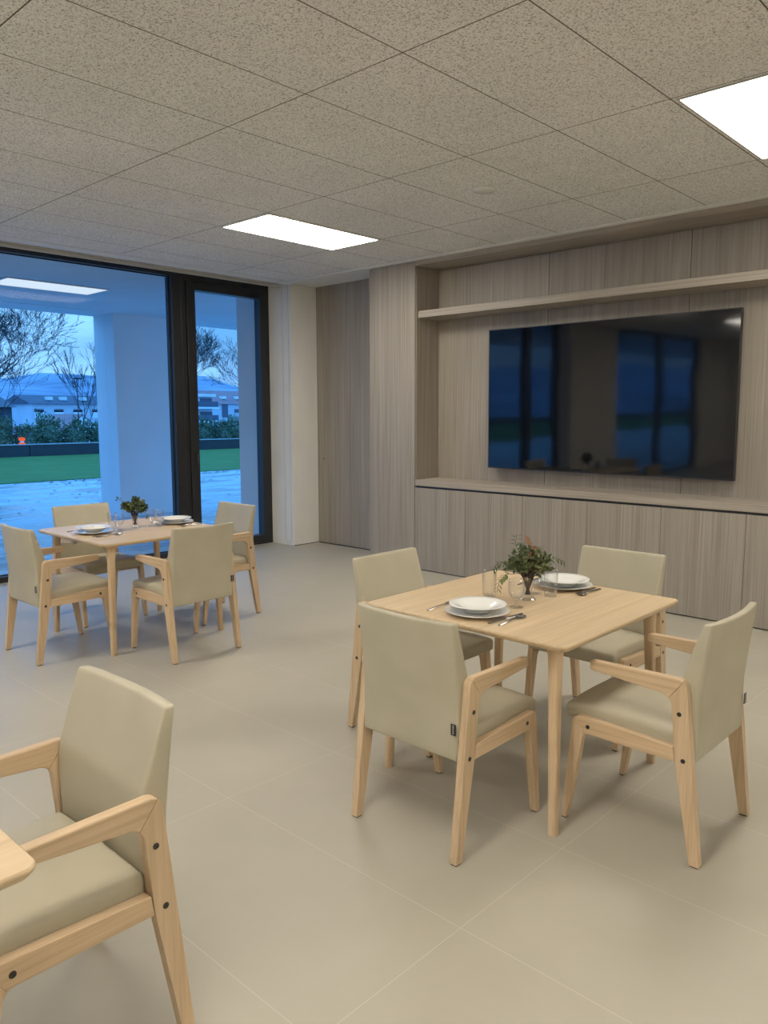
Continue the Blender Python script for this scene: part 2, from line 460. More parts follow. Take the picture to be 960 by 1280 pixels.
# small lock in the recessed panel
bm = bmesh.new(); lathe(bm, [(0, 0), (.009, 0), (.011, .003), (.011, .006), (0, .006)], 16)
bmesh.ops.rotate(bm, matrix=Matrix.Rotation(PI/2, 3, 'X'), verts=bm.verts); 
lk = link('lock_cylinder', bm, M['dark_steel'], smooth=True); lk.location = (-7.17, 6.57, 1.0+.06)
tag(lk, 'tiny round dark lock in the grey oak panel beside the white column', 'lock')

# television -------------------------------------------------------
tv = empty('television', 'very large black flat television mounted in the oak niche', 'television', (-3.335, 6.31, 1.745))
tilt = math.radians(.65)
def tvr(o): o.rotation_euler = (tilt, 0, 0); return o
bm = bmesh.new(); box(bm, -1.172, 1.172, -.0, .035, -.664, .664)
tvr(link('casing', bm, M['bezel'], tv, bev=.003))
bm = boxes((-1.172, 1.172, -.006, 0, -.664, -.652), (-1.172, 1.172, -.006, 0, .657, .664), (-1.172, -1.165, -.006, 0, -.652, .657), (1.165, 1.172, -.006, 0, -.652, .657))
tvr(link('bezel', bm, M['bezel'], tv))
bm = bmesh.new(); box(bm, -1.165, 1.165, -.0045, -.0005, -.652, .657)
tvr(link('screen', bm, M['screen'], tv))
link('wall_bracket', boxes((-.35, .35, .038, .115, -.22, .22)), M['black'], tv)

# ------------------------------------------------------------------ ceiling fittings
def ceil_light(x, y, label, w=.612, l=1.235):
    t = empty('ceiling_light', label, 'light', (x, y, CZ-.001), 0, 'recessed ceiling light panels')
    b = .010
    link('light_frame', boxes((-w/2, w/2, -l/2, -l/2+b, -.008, 0), (-w/2, w/2, l/2-b, l/2, -.008, 0), (-w/2, -w/2+b, -l/2+b, l/2-b, -.008, 0), (w/2-b, w/2, -l/2+b, l/2-b, -.008, 0)), M['rail'], t)
    link('diffuser', boxes((-w/2+b, w/2-b, -l/2+b, l/2-b, -.005, -.001)), M['diffuser'], t)
    return t
L1 = ceil_light(-5.18, 4.535, 'bright rectangular ceiling light panel above the table by the window')
k = 0
names = {(-1.40, 4.535): 'bright rectangular ceiling light panel cut by the right edge, nearest the television',
 (-5.18, .742): 'ceiling light panel behind the camera over the window side',
 (-1.40, .742): 'ceiling light panel above the near table behind the camera',
 (-5.18, -3.05): 'ceiling light panel at the rear of the room on the window side',
 (-1.40, -3.05): 'ceiling light panel at the rear of the room in the middle',
 (2.36, 4.535): 'ceiling light panel beyond the right edge near the cabinets',
 (2.36, .742): 'ceiling light panel to the right of the camera',
 (2.36, -3.05): 'ceiling light panel at the rear right of the room',
 (-5.18, -6.84): 'last ceiling light panel toward the rear wall on the window side',
 (-1.40, -6.84): 'last ceiling light panel toward the rear wall in the middle'}
for (x, y), lab in names.items():
    c = copy_tree(L1); c.location = (x, y, CZ-.001); c['label'] = lab
bm = bmesh.new(); lathe(bm, [(0, -.012), (.05, -.012), (.072, -.009), (.08, -.004), (.082, 0), (0, 0)], 40)
sd = link('ceiling_speaker', bm, M['china'], smooth=True); sd.location = (-3.305, 4.542, CZ-.001)
tag(sd, 'small round flat grille flush in the ceiling tiles', 'ceiling speaker')

# ------------------------------------------------------------------ chairs
W = .532; TH = .031
def side_prism(q, x0, x1):
    bm = bmesh.new(); prism(bm, q, lambda u, v: (x0, u, v), lambda u, v: (x1, u, v)); return bm
def make_chair():
    root = empty('dining_chair', 'x', 'chair')
    for s in (-1, 1):
        xo = s*W/2; xi = s*(W/2-TH); x0, x1 = min(xo, xi), max(xo, xi)
        # rear leg rising into the arm, mitred at the bend
        full = fillet([(.006, .006), (.040, .006), (.108, .377), (.130, .608), (.452, .634), (.448, .671), (.0795, .6765)], [0, 0, 0, .045, .012, .010, .036], 8)
        O, I = (.078, .681), (.143, .594)
        rl = link('rear_leg', side_prism(clip(full, O, I, -1), x0, x1), M['beech'], root, bev=.004)
        link('armrest', side_prism(clip(full, O, I, 1), x0, x1), M['beech_x'], root, bev=.004)
        full = fillet([(.532, .006), (.555, .006), (.514, .442), (.1165, .424), (.1075, .370), (.470, .374)], [0, 0, .030, 0, 0, .030], 8)
        O, I = (.512, .446), (.464, .368)
        fl = link('front_leg', side_prism(clip(full, O, I, 1), x0, x1), M['beech'], root, bev=.004)
        link('side_rail', side_prism(clip(full, O, I, -1), x0, x1), M['beech_x'], root, bev=.003)
        for par, (u, z) in ((rl, (.099, .549)), (rl, (.078, .382)), (fl, (.450, .404))):
            bm = bmesh.new(); lathe(bm, [(0, .0), (.0085, .0), (.0085, .0012), (.0055, .0016), (.005, .0006), (0, .0006)], 14)
            bmesh.ops.rotate(bm, matrix=Matrix.Rotation(s*PI/2, 3, 'Y'), verts=bm.verts)
            bmesh.ops.translate(bm, vec=(xo, u, z), verts=bm.verts)
            link('bolt_cap', bm, M['black'], par, smooth=True)
        for par, (u0, u1) in ((rl, (.009, .038)), (fl, (.536, .554))):
            link('foot_glide', boxes((x0+.004, x1-.004, u0, u1, 0, .0065)), M['black'], par)
    # cross rails under the seat
    link('cross_rail', boxes((-W/2+TH, W/2-TH, .44, .465, .376, .42)), M['beech_x'], root)
    link('cross_rail', boxes((-W/2+TH, W/2-TH, .115, .14, .376, .42)), M['beech_x'], root)
    # seat
    wi = W-2*TH-.002
    bm = cushion(wi, .455, .074, .018)
    for v in bm.verts:
        x, y, z = v.co; t = (y+.2275)/.455
        a = 1-(2*x/wi)**2; b = max(0, 1-(2*y/.455)**2)
        if z > 0: z += .016*a*(b**.5)
        front = max(0, (t-.78)/.22)
        z -= .010*front**2 if z > 0 else -.004*front
        # the front edge laps over the frame
        if t > .90: x *= 1+.02*(t-.9)/.1
        v.co = (x, y+.3375+.004*a*(1 if t > .9 else 0), z+.433+.010*t)
    seat = link('seat', bm, M['vinyl'], root, smooth=True)
    for s in (-1, 1):
        bm = bmesh.new(); tube(bm, [(s*(wi/2-.0005), .15+.05*k, .447+.0012*k) for k in range(8)], .0013, 5)
        link('seam', bm, M['vinyl'], seat, smooth=True)
    # backrest: wedge, thin at the top, hollow towards the sitter
    z0, z1 = .366, .880
    bm = cushion(wi, .05, z1-z0, .0105, 16, 2, 18)
    def U(t):   # rear / front surface by height 0..1
        zz = z0+(z1-z0)*t
        rear = .047-.001*t-.034*max(0, (t-.42)/.58)**1.15
        if zz < .47: fr = .112
        elif zz < .67: fr = .112+.004*math.sin((zz-.47)/.2*PI)
        else: fr = .112-(zz-.67)*.33
        return rear, fr
    for v in bm.verts:
        x, y, z = v.co; t = (z+(z1-z0)/2)/(z1-z0)
        r0, f0 = U(max(0, min(1, t)))
        a = 1-(2*x/wi)**2
        c = (y+.025)/.05
        u = r0+(f0-r0)*c - .020*a*min(1, t*1.6)
        v.co = (x, u, z0+(z1-z0)*t - .004*a*(t > .9))
    back = link('backrest', bm, M['vinyl'], root, smooth=True)
    for s in (-1, 1):
        bm = bmesh.new(); tube(bm, [(s*(wi/2-.010), U(k/14)[0]+.0004-.020*(1-(2*(wi/2-.010)/wi)**2)*min(1, k/14*1.6), z0+(z1-z0)*k/14) for k in range(1, 14)], .0012, 5)
        link('seam', bm, M['vinyl'], back, smooth=True)
    tg = link('maker_tag', boxes((wi/2-.022, wi/2+.0005, .0355, .0375, .47, .512)), M['black'], back)
    bm = bmesh.new()
    for k in range(5): box(bm, wi/2-.014, wi/2-.008, .0348, .0354, .476+.007*k, .480+.007*k)
    link('tag_print', bm, M['tagtext'], tg)
    return root
chair0 = make_chair()
chairs = [  # centre x, rear y, rotation (0 = faces +y), label
 (-1.855, 2.063, 0, 'beige dining chair seen from behind at the front side of the near dining table', 'chairs around the near dining table'),
 (-.948, 2.905, PI/2, 'beige dining chair at the right side of the near dining table, backrest to the right', 'chairs around the near dining table'),
 (-2.79, 2.958, -PI/2, 'beige dining chair at the left side of the near table, mostly hidden behind another chair', 'chairs around the near dining table'),
 (-1.883, 3.907, PI, 'beige dining chair at the far side of the near table', 'chairs around the near dining table'),
 (-5.200, 2.01, 0, 'beige dining chair seen from behind at the left edge of the photo, window table', 'chairs around the window table'),
 (-4.31, 2.895, PI/2, 'beige dining chair seen square from behind at the right of the window table', 'chairs around the window table'),
 (-6.145, 2.915, -PI/2, 'beige dining chair backing onto the large window glass behind the window table', 'chairs around the window table'),
 (-5.243, 3.855, PI, 'beige dining chair at the far side of the window table, nearest the glass door', 'chairs around the window table'),
 (-1.907, 1.029, PI, 'large beige dining chair in the left foreground, cut by the photo edge', 'chairs around the foreground table')]
for i, (x, y, rz, lab, grp) in enumerate(chairs):
    c = chair0 if i == 0 else copy_tree(chair0)
    c.location = (x, y, 0); c.rotation_euler = (0, 0, rz); c['label'] = lab; c['group'] = grp

# ------------------------------------------------------------------ tables
TT = .77
def make_table():
    root = empty('dining_table', 'x', 'table')
    bm = bmesh.new(); S = .505
    def ring(s, z, r): return [bm.verts.new((p.x, p.y, z)) for p in fillet([(-s, -s), (s, -s), (s, s), (-s, s)], r, 6)]
    rs = [ring(S-.026, TT-.027, .02), ring(S-.012, TT-.025, .026), ring(S-.002, TT-.013, .03), ring(S, TT-.008, .032), ring(S-.001, TT-.003, .032), ring(S-.004, TT, .03)]
    for a, b in zip(rs, rs[1:]):
        n = len(a)
        for k in range(n): bm.faces.new((a[k], a[(k+1) % n], b[(k+1) % n], b[k]))
    bm.faces.new(rs[0][::-1]); bm.faces.new(rs[-1])
    link('tabletop', bm, M['table'], root, smooth=True)
    for sx in (-1, 1):
        for sy in (-1, 1):
            bm = bmesh.new()
            tx, ty, bx_, by_ = .405, .405, .430, .430
            prev = None
            prof = [(0, .0175), (.35, .0195), (.62, .0215), (.70, .024), (.722, .030), (.736, .042), (.7435, .054)]
            for z, h in prof:
                f = z/.745; cx = bx_+(tx-bx_)*f; cy = by_+(ty-by_)*f
                hin = h; hout = min(h, .024)
                x0, x1 = cx-hin, cx+hout; y0, y1 = cy-hin, cy+hout
                q = fillet([(x0, y0), (x1, y0), (x1, y1), (x0, y1)], .010, 3)
                rg = [bm.verts.new((sx*p.x, sy*p.y, z)) for p in q]
                if prev:
                    n = len(rg)
                    for k in range(n): bm.faces.new((prev[k], prev[(k+1) % n], rg[(k+1) % n], rg[k]))
                else: bm.faces.new(rg[::-1])
                prev = rg
            bm.faces.new(prev)
            link('leg', bm, M['table_leg'], root, smooth=True)
    return root
t0 = make_table()
TABLES = [(-1.885, 2.93, 'square beech dining table set for two in the right foreground'),
          (-5.225, 2.895, 'square beech dining table set for two beside the large window'),
          (-1.903, .052, 'corner of a bare beech table cut off at the lower left')]
for i, (x, y, lab) in enumerate(TABLES):
    t = t0 if i == 0 else copy_tree(t0)
    t.location = (x, y, 0); t['label'] = lab

# ------------------------------------------------------------------ tableware
def lathe_obj(name, prof, mat, parent=None, seg=40):
    bm = bmesh.new(); lathe(bm, prof, seg); return link(name, bm, mat, parent, smooth=True)
def mk_plate():
    return lathe_obj('dinner_plate', [(0, .002), (.055, .002), (.056, 0), (.062, 0), (.064, .003), (.085, .006), (.125, .0145), (.1335, .017), (.135, .0185), (.134, .020), (.126, .0185), (.09, .011), (.075, .0085), (0, .0075)], M['china'])
def mk_bowl():
    return lathe_obj('soup_plate', [(0, .003), (.045, .003), (.046, 0), (.052, 0), (.055, .004), (.075, .018), (.086, .024), (.115, .031), (.1195, .0325), (.1205, .0345), (.1185, .0355), (.10, .0325), (.084, .0285), (.072, .021), (.05, .0105), (0, .008)], M['china'])
def mk_tumbler():
    return lathe_obj('water_tumbler', [(0, 0), (.029, 0), (.0305, .003), (.0315, .06), (.033, .118), (.0325, .119), (.0312, .118), (.0298, .06), (.0285, .016), (.024, .012), (0, .011)], M['glassware'], seg=32)
def mk_goblet():
    return lathe_obj('stemmed_glass', [(0, 0), (.030, 0), (.032, .002), (.028, .004), (.010, .009), (.0065, .016), (.0065, .030), (.012, .038), (.024, .046), (.032, .060), (.0355, .080), (.0345, .105), (.0325, .124), (.0318, .1245), (.031, .124), (.0330, .105), (.034, .080), (.0305, .061), (.022, .0485), (.008, .0425), (0, .042)], M['glassware'], seg=32)
def bar_shape(bm, pts, thick=.0015):
    """flat cutlery: (y, halfwidth, z) stations"""
    prev = None
    for y, w, z in pts:
        rg = [bm.verts.new((x, y, zz)) for x, zz in ((-w, z), (-w*.6, z+thick), (w*.6, z+thick), (w, z), (w*.6, z-thick*.3), (-w*.6, z-thick*.3))]
        if prev:
            for k in range(6): bm.faces.new((prev[k], prev[(k+1) % 6], rg[(k+1) % 6], rg[k]))
        else: bm.faces.new(rg[::-1])
        prev = rg
    bm.faces.new(prev)
def mk_knife():
    bm = bmesh.new()
    bar_shape(bm, [(-.112, .004, .001), (-.108, .0085, .0015), (-.04, .0075, .003), (-.005, .0055, .003), (.005, .0085, .002), (.06, .0095, .0015), (.10, .0075, .001), (.118, .002, .001)], .003)
    return link('table_knife', bm, M['steel'], smooth=True)
def mk_spoon():
    bm = bmesh.new()
    bar_shape(bm, [(-.10, .004, .0015), (-.096, .008, .002), (-.04, .005, .004), (.01, .003, .007), (.040, .0035, .006)], .002)
    # bowl as an elliptical dish
    n = 20; rings = []
    for t, zz in ((1.0, .0055), (.9, .0048), (.65, .0020), (.35, .0010), (0, .0006)):
        rings.append([bm.verts.new((.0195*t*math.cos(2*PI*k/n), .066+.028*t*math.sin(2*PI*k/n), zz)) for k in range(n)] if t else [bm.verts.new((0, .066, zz))])
    for a, b in zip(rings, rings[1:]):
        for k in range(n):
            if len(b) == 1: bm.faces.new((a[k], a[(k+1) % n], b[0]))
            else: bm.faces.new((a[k], a[(k+1) % n], b[(k+1) % n], b[k]))
    o = link('soup_spoon', bm, M['steel'], smooth=True)
    md = o.modifiers.new('thick', 'SOLIDIFY'); md.thickness = .0008; md.offset = 1
    return o
def mk_fork():
    bm = bmesh.new()
    bar_shape(bm, [(-.10, .004, .0015), (-.096, .008, .002), (-.04, .005, .004), (.02, .0035, .006), (.040, .010, .004), (.052, .0125, .003)], .002)
    for k in range(4):
        x = -.0105+.007*k
        tube(bm, [(x, .051, .0035), (x, .07, .003), (x*.96, .096, .006)], [.0020, .0017, .0009], 5)
    return link('table_fork', bm, M['steel'], smooth=True)

PROTO = {}
def put(kind, maker, x, y, z, rz, label, cat, group):
    if kind not in PROTO: PROTO[kind] = o = maker()
    else: o = copy_tree(PROTO[kind])
    o.location = (x, y, z); o.rotation_euler = (0, 0, rz)
    return tag(o, label, cat, group)
def setting(tn, px, py, side, yaw, G):
    pos = {1: 'nearer', -1: 'farther'}[side]
    put('plate', mk_plate, px, py, TT+.0005, 0, 'white flat dinner plate under the %s soup plate on the %s' % (pos, tn), 'plate', 'dinner plates')
    put('bowl', mk_bowl, px-.003*side, py+.006*side, TT+.0115, 0, 'white soup plate stacked on the %s dinner plate on the %s' % (pos, tn), 'plate', 'soup plates')
    return
def cutlery(tn, items):
    for kind, mkr, x, y, rz, lab in items:
        put(kind, mkr, x, y, TT+.0008, rz, lab + ' on the ' + tn, 'cutlery', 'cutlery laid on the tables')
setting('near dining table', -1.900, 2.600, 1, 0, 0)
setting('near dining table', -1.898, 3.300, -1, 0, 0)
cutlery('near dining table', [
 ('knife', mk_knife, -1.765, 2.610, math.radians(-3), 'steel knife right of the nearer plates'),
 ('spoon', mk_spoon, -1.728, 2.605, math.radians(2), 'steel spoon beside the knife, right of the nearer plates'),
 ('fork', mk_fork, -2.095, 2.595, math.radians(5), 'steel fork left of the nearer plates'),
 ('spoon', mk_spoon, -1.748, 3.275, math.radians(178), 'steel spoon with dark handle right of the farther plates'),
 ('fork', mk_fork, -1.772, 3.285, math.radians(182), 'steel fork between the spoon and the farther plates'),
 ('knife', mk_knife, -2.085, 3.30, math.radians(180), 'steel knife left of the farther plates')])
put('goblet', mk_goblet, -1.842, 2.803, TT+.0005, 0, 'stemmed water glass in front of the vase on the near dining table', 'glass', 'stemmed glasses')
put('goblet', mk_goblet, -1.925, 3.088, TT+.0005, 0, 'stemmed water glass half hidden behind the vase on the near dining table', 'glass', 'stemmed glasses')
put('tumbler', mk_tumbler, -2.045, 2.888, TT+.0005, 0, 'straight clear tumbler left of the vase on the near dining table', 'glass', 'tumblers')
put('tumbler', mk_tumbler, -1.847, 3.093, TT+.0005, 0, 'straight clear tumbler right of the vase on the near dining table', 'glass', 'tumblers')
setting('window table', -5.245, 2.585, 1, 0, 0)
setting('window table', -5.262, 3.262, -1, 0, 0)
cutlery('window table', [
 ('knife', mk_knife, -5.075, 2.60, 0, 'steel knife right of the nearer plates'),
 ('spoon', mk_spoon, -5.035, 2.595, 0, 'steel spoon beside the knife, right of the nearer plates'),
 ('fork', mk_fork, -5.425, 2.575, 0, 'steel fork left of the nearer plates'),
 ('spoon', mk_spoon, -5.075, 3.27, PI, 'steel spoon right of the farther plates'),
 ('fork', mk_fork, -5.105, 3.27, PI, 'steel fork between the spoon and the farther plates'),
 ('knife', mk_knife, -5.43, 3.26, PI, 'steel knife left of the farther plates')])
put('goblet', mk_goblet, -5.195, 2.755, TT+.0005, 0, 'stemmed water glass left of the vase on the window table', 'glass', 'stemmed glasses')
put('goblet', mk_goblet, -5.275, 3.065, TT+.0005, 0, 'stemmed water glass right of the vase on the window table', 'glass', 'stemmed glasses')
put('tumbler', mk_tumbler, -5.36, 2.79, TT+.0005, 0, 'straight clear tumbler left of the vase on the window table', 'glass', 'tumblers')
put('tumbler', mk_tumbler, -5.21, 3.09, TT+.0005, 0, 'straight clear tumbler right of the vase on the window table', 'glass', 'tumblers')

# vases and greenery
def leaf(bm, p, d, n, l, w, curl=.15):
    d = d.normalized(); s = d.cross(n)
    if s.length < 1e-4: s = d.cross(Vector((1, 0, 0)))
    s.normalize(); nn = s.cross(d)
    ys = ((0, 0), (.25, .75), (.55, 1), (.82, .6), (1, 0))
    L = []; Rr = []; C = []
    for t, ww in ys:
        c = p + d*l*t - nn*curl*l*t*t
        C.append(bm.verts.new(c))
        if ww:
            L.append(bm.verts.new(c - s*w*ww + nn*w*.25*ww)); Rr.append(bm.verts.new(c + s*w*ww + nn*w*.25*ww))
        else: L.append(None); Rr.append(None)
    for k in range(len(ys)-1):
        for side in (L, Rr):
            vs = [C[k], C[k+1]]
            if side[k+1]: vs.append(side[k+1])
            if side[k]: vs.append(side[k])
            if len(vs) > 2: bm.faces.new(vs)
def rvec(r): return Vector((r.gauss(0, 1), r.gauss(0, 1), r.gauss(0, 1))).normalized()
def make_vase():
    return lathe_obj('glass_vase', [(0, 0), (.036, 0), (.038, .003), (.030, .009), (.022, .016), (.0195, .03), (.021, .05), (.028, .075), (.034, .095), (.0335, .096), (.0315, .095), (.0255, .075), (.0185, .05), (.017, .032), (.017, .022), (0, .019)], M['glassware'], seg=32)
def bouquet(seed, h0, spread, sprigs, reds):
    r = random.Random(seed)
    root = empty('leaf_bouquet', 'x', 'plant')
    st = bmesh.new(); lf = bmesh.new(); l2 = bmesh.new(); rd = bmesh.new()
    for k in range(16):
        a = 2*PI*k/16; b = r.uniform(.2, 1)
        tube(st, [(.012*math.cos(a+2), .012*math.sin(a+2), .024), (.010*math.cos(a), .010*math.sin(a), .06), (.022*math.cos(a), .022*math.sin(a), .095), (spread*.6*b*math.cos(a), spread*.6*b*math.sin(a), .15+.03*r.random())], [.0028, .0026, .0022, .0012], 5)
    for k in range(46):
        # short leafy shoots filling a dome
        d = rvec(r); d.z = abs(d.z)*1.0-.12
        tip = Vector((d.x*spread, d.y*spread, h0+d.z*spread*1.05))
        base = Vector((d.x*.02, d.y*.02, .10))
        tube(st, [base, base.lerp(tip, .5)+Vector((0, 0, .012)), tip], [.0014, .001, .0006], 4)
        for j in range(17):
            t = .30+.70*j/16; p = base.lerp(tip, t)+Vector((0, 0, .012*math.sin(PI*t)))
            dd = (rvec(r)+ (tip-base).normalized()*.7)
            leaf(lf if r.random() < .72 else l2, p, dd, rvec(r), r.uniform(.018, .030), r.uniform(.005, .0085))
    for pts, narrow, mat in sprigs:
        P = [Vector(p) for p in pts]; tube(st, P, .0011, 4)
        for i in range(len(P)-1):
            for j in range(6):
                t = j/6; p = P[i].lerp(P[i+1], t); sgn = 1 if j % 2 else -1
                if (p-Vector((0, 0, .10))).length < .085: continue
                ax = (P[i+1]-P[i]).normalized(); sd = ax.cross(Vector((.3, -.5, .8))).normalized()*sgn
                leaf(l2 if mat else lf, p, ax*.5+sd+Vector((0, 0, -.25)), Vector((0, 0, 1)), .028 if narrow else .027, .0045 if narrow else .0085)
    for p, d, l in reds:
        leaf(rd, Vector(p), Vector(d), Vector((.7, -.7, .2)), l, l*.23)
        tube(st, [(0, 0, .14), p], .001, 4)
    link('stems', st, M['stem'], root, smooth=True)
    link('foliage', lf, M['leaf'], root, smooth=True); link('pale_foliage', l2, M['leaf2'], root, smooth=True)
    if reds: link('russet_leaves', rd, M['redleaf'], root, smooth=True)
    return root
# right/up directions as seen: right = (.73,.68), towards camera = (.68,-.72)
def rp(a, z, b=0): return (.73*a+.68*b, .68*a-.72*b, z)
spr1 = [([rp(0, .12), rp(-.035, .20), rp(-.06, .25), rp(-.055, .30)], False, False),
        ([rp(-.02, .13), rp(-.09, .17), rp(-.14, .165), rp(-.165, .13)], True, False),
        ([rp(-.02, .12), rp(-.10, .115), rp(-.13, .085), rp(-.14, .03)], False, True),
        ([rp(.02, .13), rp(.08, .175), rp(.125, .19), rp(.165, .17)], True, False)]
red1 = [(rp(.005, .245), rp(-.02, .05), .05), (rp(.008, .235), rp(.06, .01), .034), (rp(.03, .20), rp(.02, .05), .04), (rp(.0, .19), rp(.01, .05), .035), (rp(.04, .17), rp(.03, .03), .035)]
v1 = make_vase(); v1.location = (-1.888, 2.965, TT+.0005); tag(v1, 'footed clear glass vase in the middle of the near dining table', 'vase', 'glass vases')
b1 = bouquet(3, .155, .097, spr1, red1); b1.location = (-1.888, 2.965, TT+.0005); tag(b1, 'bushy dark green foliage with a russet leaf, in the vase on the near dining table', 'plant')
v2 = copy_tree(v1); v2.location = (-5.275, 2.925, TT+.0005); v2['label'] = 'footed clear glass vase in the middle of the window table'
spr2 = [([rp(0, .12), rp(-.07, .17), rp(-.115, .215), rp(-.13, .22)], True, False), ([rp(.02, .12), rp(.07, .12), rp(.10, .08)], False, True)]
b2 = bouquet(11, .140, .088, spr2, []); b2.location = (-5.275, 2.925, TT+.0005); tag(b2, 'small dark green leafy bunch in the vase on the window table', 'plant')

# ------------------------------------------------------------------ outside: portico, terrace, lawn
struct('ground', boxes((-19.3, -7.86, -90, 60, -.25, -.03)), M['paving'])
struct('ceiling_portico', boxes((-12.25, -7.865, -30, 60, 3.19, 3.6)), M['ext_white'])
struct('trim_portico', boxes((-12.25, -11.58, -30, 60, 3.185, 3.19)), M['ext_white'])
cl = empty('portico_column', 'broad white rectangular column outside the large window', 'column', (-11.92, 6.675, -.03), 0, 'portico columns')
link('column_body', boxes((.03, .32, -.475, .475, 0, 3.216)), M['ext_white'], cl)
link('column_body', boxes((-.32, .026, -.475, .475, 0, 3.216)), M['ext_white'], cl)
c = copy_tree(cl); c.location = (-11.92, -2.6, -.03); c['label'] = 'broad white rectangular column outside the rear window'
c = copy_tree(cl); c.location = (-11.92, 15.9, -.03); c['label'] = 'white rectangular column farther along the portico, past the corner'
ol = empty('reflection_panel', 'glowing panel added outside the window in place of a ceiling light reflection', 'light', (-9.80+.0, 4.42, 3.188))  # added glowing panel, stands in for the ceiling light reflected in the glass
link('light_frame', boxes((-.30, .30, -.64, -.62, -.012, 0), (-.30, .30, .62, .64, -.012, 0), (-.30, -.285, -.62, .62, -.012, 0), (.285, .30, -.62, .62, -.012, 0)), M['ext_white'], ol)  # rim of the added reflection panel
link('diffuser', boxes((-.285, .285, -.62, .62, -.008, -.001)), M['reflection_glow'], ol)  # glowing face of the added panel, not a real lamp
lw = link('lawn', boxes((-31.25, -19.3, -90, 70, -.25, -.01)), M['grass']); tag(lw, 'strip of short green lawn beyond the wet terrace', 'lawn', kind='stuff')
# fallen leaves
bm = bmesh.new(); rr = random.Random(5)
for k in range(260):
    a = rr.random()
    if a < .55: x, y = -18.9+rr.gauss(0, .35), rr.choice((8.9, 12.6, 9.4, 11.2))+rr.gauss(0, .6)
    else: x, y = rr.uniform(-19.2, -12.5), rr.uniform(3, 14)
    leaf(bm, Vector((max(x, -19.2), y, -.024+rr.random()*.01)), Vector((rr.gauss(0, 1), rr.gauss(0, 1), .05)), Vector((0, 0, 1)), .09, .03, .0)
fl = link('fallen_leaves', bm, M['deadleaf']); tag(fl, 'scattered dark fallen leaves on the wet terrace near the lawn', 'leaves', kind='stuff')
gw = empty('garden_wall', 'low dark garden wall behind the lawn with pale coping', 'wall', (-31.4, 15, 0))
link('wall_panel', boxes((-.1, .1, -100, -2.05, -.25, .44), (-.1, .1, -2.02, 45, -.25, .44)), M['fence'], gw)
link('coping', boxes((-.13, .13, -100, 45, .44, .475)), M['cap'], gw)

# hedge bushes
def bush_mesh(seed, h):
    r = random.Random(seed); bm = bmesh.new()
    bmesh.ops.create_icosphere(bm, subdivisions=2, radius=1)
    for v in bm.verts: v.co = Vector((v.co.x*.40, v.co.y*.46, h*.45+v.co.z*h*.40))
    for k in range(1000):
        d = rvec(r); rad = r.uniform(.72, 1.12)
        p = Vector((d.x*.48*rad, d.y*.50*rad, h*.5+d.z*h*.52*rad))
        if p.z < 0: continue
        leaf(bm, p, d+rvec(r)*.8, rvec(r), r.uniform(.09, .17), r.uniform(.025, .045))
    for k in range(14):
        x, y = r.uniform(-.4, .4), r.uniform(-.6, .6); top = h*r.uniform(1.0, 1.22)
        tube(bm, [(x, y, h*.5), (x+r.uniform(-.08, .08), y+r.uniform(-.08, .08), top)], .01, 4)
        for j in range(9): leaf(bm, Vector((x, y, h*.8+(top-h*.8)*j/8)), rvec(r)+Vector((0, 0, .6)), rvec(r), .12, .03)
    return bm
BW = [link('hedge_bush', bush_mesh(20+s, h), M['hedge']) for s, h in enumerate((1.5, 1.35, 1.6))]
ys = [9.0+1.06*k for k in range(18)]
first = {}
GR = 'evergreen bushes of the hedge behind the garden wall'
for k, y in enumerate(ys):
    s = k % 3
    if s not in first: o = BW[s]; first[s] = 1
    else: o = copy_tree(BW[s])
    o.location = (-32.35+.12*math.sin(k*2.1), y, -.2 + (.06 if k % 2 else -.05) - (.12 if 20 > y > 17 else 0)); o.rotation_euler = (0, 0, (k*1.3) % .6-.3)
    tag(o, 'dark evergreen bush in the hedge behind the low garden wall', 'bush', GR)

# bare winter trees
def bare_tree(seed, base, h, lean, spread, r0, depth, label, trunk_len=.3, nb=3, az=None):
    r = random.Random(seed); tr = bmesh.new(); br = bmesh.new()
    def grow(p, d, l, rad, lev):
        n = 5; pts = [p]; rs = [rad]
        for k in range(n):
            d = (d + rvec(r)*.13 + Vector((0, 0, .05))).normalized()
            p = p + d*l/n; pts.append(p); rs.append(rad*(1-.45*(k+1)/n))
        tube(tr if lev == 0 else br, pts, [max(x, .0065) for x in rs], 6 if lev < 2 else (4 if lev < 3 else 3), False)
        if lev >= depth: return
        cnt = nb+1 if lev < 2 else nb
        for c in range(cnt):
            t = len(pts)-1 if c < 2 else r.randint(2, len(pts)-1)
            ax = rvec(r); nd = (d + (ax-ax.dot(d)*d).normalized()*r.uniform(.45, .95)*spread).normalized()
            nd.z = nd.z*.9+.08
            grow(pts[t], nd, l*r.uniform(.62, .82), rs[t]*.68, lev+1)
    grow(Vector((0, 0, 0)), Vector(lean).normalized(), h*trunk_len, r0, 0)
    root = empty('bare_tree', label, 'tree', base)
    link('trunk', tr, M['bark'], root, smooth=True); link('branches', br, M['bark'], root, smooth=True)
    return root
bare_tree(4, (-34.3, 11.6, -.3), 8.8, (.05, .10, 1), .95, .20, 7, 'large bare winter tree at the left edge of the view, spreading over the houses', .27, 3)
bare_tree(12, (-34.3, 16.6, -.3), 6.6, (0, .0, 1), .40, .055, 5, 'slender bare young tree left of the white column, outside', .26, 3)
bare_tree(15, (-34.3, 21.3, -.3), 8.0, (.0, .04, 1), .90, .15, 7, 'bare winter tree with a forked trunk seen right of the white column', .26, 3)
bare_tree(23, (-34.6, 27.6, -.3), 7.5, (0, -.1, 1), .85, .15, 6, 'bare winter tree mostly hidden by the outer wall at right', .28, 3)

